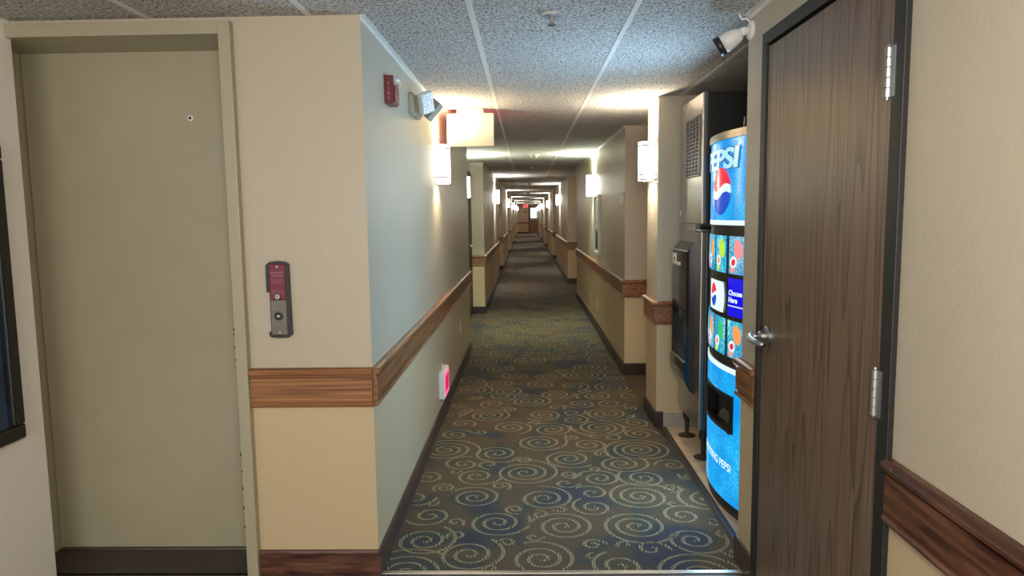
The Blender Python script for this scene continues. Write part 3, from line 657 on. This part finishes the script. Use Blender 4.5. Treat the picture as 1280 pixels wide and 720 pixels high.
# ---- far end fittings
t = empty('exit_sign', 'glowing red exit sign over the far end of the corridor', 'exit sign', (0.0, YEND - 1.0, 1.93))
MB().box(-.17, .17, -.022, .022, 0, .20, .004).build('housing', M['white_plastic'], t)
fc = MB().box(-.155, .155, -.0245, -.021, .015, .185, .001).build('lit_face', M['exit_red'], t)
text_on(MB(), 'EXIT', 0, .10, -.0255, w=.25, h=.12, bold=.01).build('lettering', M['white_ink'], fc)
MB().box(-.03, .03, -.02, .02, .198, .271).build('canopy', M['white_plastic'], t)
t = empty('wall_strobe', 'small dark strobe high on the far end wall', 'fire alarm', (-0.39, YEND, 1.88)); MB().box(-.07, .07, -.05, 0, 0, .12, .004).build('alarm_body', M['red'], t); MB().box(-.03, .03, -.07, -.045, .07, .10, .004).build('strobe_lens', M['lens'], t)
t = empty('wall_plate', 'small brown sign on the far end wall beside the exit door', 'sign', (-0.03, YEND, 1.52)); MB().box(-.13, .13, -.015, 0, 0, .11, .004).build('sign_plate', M['tan'], t); MB().box(-.11, -.01, -.018, -.014, .015, .095, .002).box(.02, .11, -.018, -.014, .015, .095, .002).build('sign_insert', M['black_matte'], t)

# ================================================================== vending machine
vm = empty('vending_machine', 'tall blue soda vending machine with glowing curved front', 'vending machine', (0.942, 3.45, 0), RIGHT)
K = 0.5; HW = 0.40
def FY(x): return K * x * x
def cut_patch(x0, x1, z0, z1, off, n=0):
    n = n or max(2, int((x1 - x0) / .02)); vs = []; fs = []
    for i in range(n + 1):
        x = x0 + (x1 - x0) * i / n
        vs += [(x, FY(x) - off, z0), (x, FY(x) - off, z1)]
    for i in range(n): fs.append([2 * i, 2 * i + 2, 2 * i + 3, 2 * i + 1])
    return vs, fs
def panel(mb, x0, x1, z0, z1, off, th=0.003, mi=0):
    """a thin curved plate lying on the machine's front"""
    n = max(2, int((x1 - x0) / .02)); vs = []; fs = []
    for i in range(n + 1):
        x = x0 + (x1 - x0) * i / n; y = FY(x)
        vs += [(x, y - off, z0), (x, y - off, z1), (x, y - off + th, z1), (x, y - off + th, z0)]
    for i in range(n):
        a, b = 4 * i, 4 * i + 4
        for k in range(4): fs.append([a + k, b + k, b + (k + 1) % 4, a + (k + 1) % 4])
    fs += [[0, 1, 2, 3], [4 * n + 3, 4 * n + 2, 4 * n + 1, 4 * n]]
    return mb.add(vs, fs, mi)
def bent(mb, vs, fs, off, mi=0): return mb.add([(a, FY(a) - off, b) for a, b in vs], fs, mi)
def oval(cx, cz, a, b, n=28, rot=0.0):
    vs = []
    for i in range(n):
        t_ = 2 * PI * i / n; u, w = a * math.cos(t_), b * math.sin(t_)
        vs.append((cx + u * math.cos(rot) - w * math.sin(rot), cz + u * math.sin(rot) + w * math.cos(rot)))
    return vs, [list(range(n))]
SX0, SX1, SZ0, SZ1 = -.155, .228, .405, .580                  # delivery slot
# cabinet behind the door
pts = [(-HW, FY(HW) + .05), (HW, FY(HW) + .05), (HW, .86), (-HW, .86)]
MB().prism(pts, 0.03, 1.80, 'Z').build('cabinet', M['black_matte'], vm)
mb = MB()
for a, b, c, e in ((-HW, SX0, .05, .70), (SX1, HW, .05, .70), (SX0, SX1, .05, SZ0), (SX0, SX1, SZ1, .70), (-HW, HW, .70, 1.79)): panel(mb, a, b, c, e, 0.0, .04)
for s in (-1, 1): mb.box(s * HW - .012, s * HW + .012, FY(HW) - .004, FY(HW) + .06, .05, 1.79, .003)
mb.build('front_door', M['black_plastic'], vm)
n_ = 24; poly = [(HW * 1.012 * (2 * i / n_ - 1), FY(HW * (2 * i / n_ - 1)) - .012) for i in range(n_ + 1)] + [(HW * 1.012, FY(HW) + .10), (-HW * 1.012, FY(HW) + .10)]
MB().prism(poly, 1.787, 1.822, 'Z').build('top_rim', M['steel'], vm)
poly = [(HW * (2 * i / n_ - 1), FY(HW * (2 * i / n_ - 1)) + .004) for i in range(n_ + 1)] + [(HW, .80), (-HW, .80)]
MB().prism(poly, 0.0, .055, 'Z').build('kick_plate', M['black_matte'], vm)
MB().tube([(.215, .05, 1.82), (.225, .05, 1.875)], .004, 8).build('lock_rod', M['steel'], vm)
# upper sign
up = panel(MB(), -HW + .01, HW - .01, 1.408, 1.786, .004).build('upper_sign', M['pepsi_blue'], vm)
panel(MB(), -HW + .01, HW - .01, 1.386, 1.409, .005).build('white_stripe', M['lit_white'], vm)
def pepsi_text(mb, off, grow=0.0):
    vs, fs, W, Hh = text_mesh('PEPSI', .12, .004 + grow, .92)
    s = (.465 + grow * 2) / W; sz = (.098 + grow * 2) / Hh
    out = [(-.222 - grow + a * s + (b * sz - .05) * .16, 1.649 - grow + b * sz) for a, b in vs]
    return bent(mb, out, fs, off)
pepsi_text(MB(), .0068, .004).build('lettering_outline', M['lit_navy'], up)
def globe(parent, cx, cz, a, b, off):
    n = 40; R_, W_, B_ = MB(), MB(), MB()
    def wave(u): return .16 * math.sin(u * PI * .9) 
    for i in range(n):
        u0, u1 = -1 + 2 * i / n, -1 + 2 * (i + 1) / n
        h0, h1 = math.sqrt(max(0, 1 - u0 * u0)), math.sqrt(max(0, 1 - u1 * u1))
        def band(lo, hi, m):
            q = [(u0, max(-h0, min(h0, lo(u0)))), (u1, max(-h1, min(h1, lo(u1)))), (u1, max(-h1, min(h1, hi(u1)))), (u0, max(-h0, min(h0, hi(u0))))]
            bent(m, [(cx + a * p, cz + b * w) for p, w in q], [[0, 1, 2, 3]], off)
        band(lambda u: wave(u) + .17, lambda u: 2, R_); band(lambda u: wave(u) - .17, lambda u: wave(u) + .17, W_); band(lambda u: -2, lambda u: wave(u) - .17, B_)
    R_.build('globe_red', M['lit_red'], parent); W_.build('globe_white', M['lit_white'], parent); B_.build('globe_blue', M['lit_blue'], parent)
globe(up, .055, 1.545, .122, .113, .0086)
pepsi_text(MB(), .0102).build('lettering', M['lit_pale'], up)
# flavour buttons
cols = [(-.34, -.21), (-.172, -.040), (-.006, .128), (.163, .297), (.328, .39)]
k_ = 0
for zr in (1.160, .765):
    for (a, b) in cols:
        film = M['film_red'] if (k_ % 3 == 0) else M['film_cyan']
        p_ = panel(MB(), a, b, zr, zr + .176, .005).build('flavour_card', film, vm)
        w = b - a; cx = (a + b) / 2
        fr = [M['lit_pink'], M['lit_yellow'], M['lit_orange'], M['lit_green']][(k_ + (1 if zr > 1 else 0)) % 4] if w > .1 else M['lit_pink']
        if a == -.006: fr = M['lit_yellow'] if zr > 1 else M['lit_green']
        if a == .163: fr = M['lit_pink'] if zr > 1 else M['lit_orange']
        bent(MB(), *oval(cx + .02 * (w / .13), zr + .115, .034 * (w / .13), .046, 24, .3), .0062).build('fruit_picture', fr, p_)
        bent(MB(), *oval(cx - .022 * (w / .13), zr + .055, .030 * (w / .13), .028, 24, .4), .0062).build('label_picture', M['lit_white'], p_)
        bent(MB(), *oval(cx - .020 * (w / .13), zr + .055, .018 * (w / .13), .015, 20, .4), .0068).build('emblem_picture', M['lit_red'] if a != -.006 else M['lit_orange'], p_)
        bent(MB(), *oval(cx - .03 * (w / .13), zr + .020, .022 * (w / .13), .014, 20, .2), .0062).build('splash_picture', M['lit_yellow'] if a == -.006 else M['lit_pink'], p_)
        k_ += 1
# middle badges
mb = MB(); n = 14; vs = []
for i in range(n + 1):
    z = .966 + .148 * i / n; bul = .016 * (1 - (2 * i / n - 1) ** 2)
    vs += [(-.125, z), (-.04, z), (.04, z), (.104 + bul, z)]
fs = [[4 * i + j, 4 * i + j + 1, 4 * i + j + 5, 4 * i + j + 4] for i in range(n) for j in range(3)]
bd = bent(mb, vs, fs, .0045).build('logo_card', M['lit_white'], vm)
globe(bd, -.035, 1.041, .050, .058, .0068)
ch = panel(MB(), .160, .300, .962, 1.140, .005).build('choose_card', M['lit_deep'], vm)
mb = MB()
for body, z, w, x in (('Choose', 1.060, .118, .168), ('Here', 1.026, .080, .168)):
    vs, fs, W, Hh = text_mesh(body, .03, .0012); s = w / W; sz = .026 / Hh
    bent(mb, [(x + a * s + b * sz * .15, z + b * sz) for a, b in vs], fs, .0062)
bent(mb, [(.163, 1.008), (.23, 1.008), (.297, 1.008), (.297, 1.013), (.23, 1.013), (.163, 1.013)], [[0, 1, 4, 5], [1, 2, 3, 4]], .0062)
mb.build('lettering', M['lit_white'], ch)
# lower sign around the delivery slot
mb = MB()
for a, b, c, e in ((-HW + .01, SX0, .055, .690), (SX1, HW - .01, .055, .690), (SX0, SX1, .055, SZ0), (SX0, SX1, SZ1, .690)): panel(mb, a, b, c, e, .004)
lo = mb.build('lower_sign', M['pepsi_blue'], vm)
panel(MB(), -HW + .01, HW - .01, .689, .714, .005).build('white_stripe', M['lit_white'], vm)
vs, fs, W, Hh = text_mesh('CHOOSING PEPSI', .05, .0008); s = .44 / W; sz = .040 / Hh
bent(MB(), [(-.222 + a * s, .207 + b * sz) for a, b in vs], fs, .0052).build('lettering', M['lit_white'], lo)
mb = MB()
for a, b, c, e in ((SX0 - .004, SX0 + .016, SZ0 + .0165, SZ1 - .0165), (SX1 - .016, SX1 + .004, SZ0 + .0165, SZ1 - .0165), (SX0 - .004, SX1 + .004, SZ0 - .004, SZ0 + .016), (SX0 - .004, SX1 + .004, SZ1 - .016, SZ1 + .004)): panel(mb, a, b, c, e, .013, .03)
sl = mb.build('delivery_slot', M['black_plastic'], vm)
mb = MB().add(*cut_patch(SX0, SX1, SZ0, SZ1, -.045)); mb.box(SX0, SX1, .0, .07, SZ0 - .003, SZ0); mb.build('slot_cavity', M['dark'], sl)
n = 10; vs = []
for i in range(n + 1):
    x = .03 + .185 * i / n; vs += [(x, FY(x) + .004, SZ0 + .035), (x, FY(x) + .030, SZ0 + .075)]
MB().add(vs, [[2 * i, 2 * i + 2, 2 * i + 3, 2 * i + 1] for i in range(n)]).build('slot_flap', M['black_matte'], sl)

# ================================================================== ice machine
im = empty('ice_machine', 'stainless ice machine with black dispenser beside the vending machine', 'ice machine', (0.99, 4.235, 0), RIGHT)
W2 = .265
mk = MB().box(-W2, W2, .028, .74, 1.378, 2.110, .004).build('maker_cabinet', M['black_matte'], im)
MB().box(-W2, W2, 0, .030, 1.380, 2.112, .006).build('maker_front', M['steel'], im)
gr = MB().box(-.110, .205, -.002, .002, 1.660, 1.990).build('grille_recess', M['dark'], im)
mb = MB()
for a, b, c, e in ((-.118, -.106, 1.6645, 1.9855), (.201, .213, 1.6645, 1.9855), (-.118, .213, 1.652, 1.664), (-.118, .213, 1.986, 1.998)): mb.box(a, b, -.010, 0, c, e, .002)
for i in range(15):
    z = 1.676 + i * .0215; mb.box(-.108, .203, -.008, -.002, z, z + .0055, .001, 0, None, 1)
for x in (-.03, .047, .125): mb.box(x - .003, x + .003, -.0085, -.002, 1.664, 1.986)
mb.build('grille', M['grille'], im)
MB().box(-.20, -.13, -.003, .001, 2.035, 2.052, .001).build('maker_badge', M['chrome'], im)
MB().box(-.262, -.25, -.008, .001, 1.43, 1.46, .002).build('latch', M['white_plastic'], im)
MB().box(-W2 - .006, W2 + .004, -.010, .76, 1.336, 1.352, .004).box(-.20, .12, -.004, .03, 1.352, 1.380, .002).build('bin_top', M['steel'], im)
MB().box(-W2, W2, .030, .74, .185, 1.338, .004).build('bin_cabinet', M['sidepanel'], im)
MB().box(-W2, W2, 0, .032, .185, 1.338, .006).build('bin_front', M['steel'], im)
lb = MB().box(W2 - .0005, W2 + .0015, .055, .15, 1.150, 1.300).build('instruction_label', M['labelgrey'], im)
# dispenser
prof = [(0, 1.270), (-.048, 1.218), (-.050, .90), (-.030, .84), (-.010, .80), (-.010, .565), (-.056, .555), (-.060, .50), (-.052, .44), (-.030, .39), (0, .362)]
full = [(0, 1.270), (-.048, 1.218), (-.050, .560), (-.056, .552), (-.060, .50), (-.052, .44), (-.030, .39), (0, .362)]
mb = MB()
mb.prism([(p[0], p[1]) for p in prof], -W2 + .018, .108, 'X'); mb.prism(full, -W2, -W2 + .018, 'X'); mb.prism(full, .108, .126, 'X')
dp = mb.build('ice_dispenser', M['black_plastic'], im)
MB().prism([(-.061, .556), (-.058, .562), (-.050, .562), (-.050, .556)], -W2 + .004, .122, 'X').build('drip_tray_lip', M['steel'], dp)
MB().prism([(-.049, 1.2175), (-.047, 1.222), (-.044, 1.2225), (-.044, 1.2175)], -W2, .126, 'X').build('top_edge', M['chrome'], dp)
MB().box(-.10, -.03, -.045, -.008, .80, .88, .01).build('ice_chute', M['black_matte'], dp)
mb = MB(); text_on(mb, 'ICE', -.190, 1.160, -.0515, w=.125, h=.072, bold=.002); text_on(mb, 'DISPENSER', -.070, 1.136, -.0515, w=.105, h=.022, bold=.001); mb.build('lettering', M['white_ink'], dp)
for sx, yy in ((W2 - .055, .045), (-W2 + .055, .045), (W2 - .055, .66), (-W2 + .055, .66)):
    lg = MB().lathe([(0, .012), (.012, .012), (.015, .10), (.026, .13), (.026, .186), (0, .186)], 16, 0, Matrix.Translation((sx, yy, 0))).build('leg', M['black_matte'], im)
    MB().lathe([(0, 0), (.055, 0), (.055, .006), (.030, .014), (.013, .018), (0, .018)], 24, 0, Matrix.Translation((sx, yy, 0))).build('foot_pad', M['foot'], lg)

# ================================================================== light
sc = bpy.context.scene
w = bpy.data.worlds.new('sky'); sc.world = w; w.use_nodes = True
bg = w.node_tree.nodes['Background']; bg.inputs['Color'].default_value = (0.80, 0.90, 1.0, 1); bg.inputs['Strength'].default_value = 1.2
def area(name, loc, target, sx, sy, energy, col, spread=PI):
    ld = bpy.data.lights.new(name, 'AREA'); ld.shape = 'RECTANGLE'; ld.size = sx; ld.size_y = sy; ld.energy = energy; ld.color = col; ld.spread = spread
    o = bpy.data.objects.new(name, ld); C.objects.link(o); o.location = loc
    o.rotation_euler = (Vector(target) - Vector(loc)).to_track_quat('-Z', 'Y').to_euler(); return o
area('window_daylight', (-0.5, -3.25, 1.25), (-1.2, 3, 2.0), 2.3, 1.7, 80, (1.0, .97, .92))
def point(name, loc, r, energy, col):
    ld = bpy.data.lights.new(name, 'POINT'); ld.shadow_soft_size = r; ld.energy = energy; ld.color = col
    o = bpy.data.objects.new(name, ld); C.objects.link(o); o.location = loc; return o
point('lobby_fill_light', (0.05, 0.05, 1.80), 0.2, 76, (1.0, .95, .88))  # unseen fill light added near the viewer to brighten lobby walls and ceiling
area('vending_sign_tubes', (0.925, 3.42, 1.58), (-1, 3.42, 1.58), 0.45, 0.35, 17, (.44, .73, 1.0))
area('vending_sign_tubes', (0.925, 3.40, 0.62), (-1, 3.40, 0.62), 0.45, 0.9, 10, (.50, .76, 1.0))

# ================================================================== camera
cam = bpy.data.cameras.new('camera'); co = bpy.data.objects.new('camera', cam); C.objects.link(co)
Rr = Vector((0.9997222, 0.0196223, -0.0130581)); Uu = Vector((0.0109137, 0.1056735, 0.9943410)); Ff = Vector((-0.0208911, 0.9942073, -0.10543))
mm = Matrix.Identity(4)
for i in range(3): mm[i][0] = Rr[i]; mm[i][1] = Uu[i]; mm[i][2] = -Ff[i]
mm[0][3], mm[1][3], mm[2][3] = 0, 0, 1.4514
co.matrix_world = mm
cam.sensor_width = 36; cam.lens = 871.765 * 36 / 1280; cam.clip_start = 0.02; cam.clip_end = 200
sc.camera = co
vs_ = sc.view_settings
sc.display_settings.display_device = 'sRGB'; vs_.view_transform = 'Standard'; vs_.look = 'None'; vs_.gamma = 1.0; vs_.use_curve_mapping = False; vs_.exposure = 0.0
sc.cycles.use_denoising = True; sc.cycles.max_bounces = 10; sc.cycles.diffuse_bounces = 6; sc.cycles.sample_clamp_indirect = 12.0; sc.cycles.caustics_reflective = False; sc.cycles.caustics_refractive = False
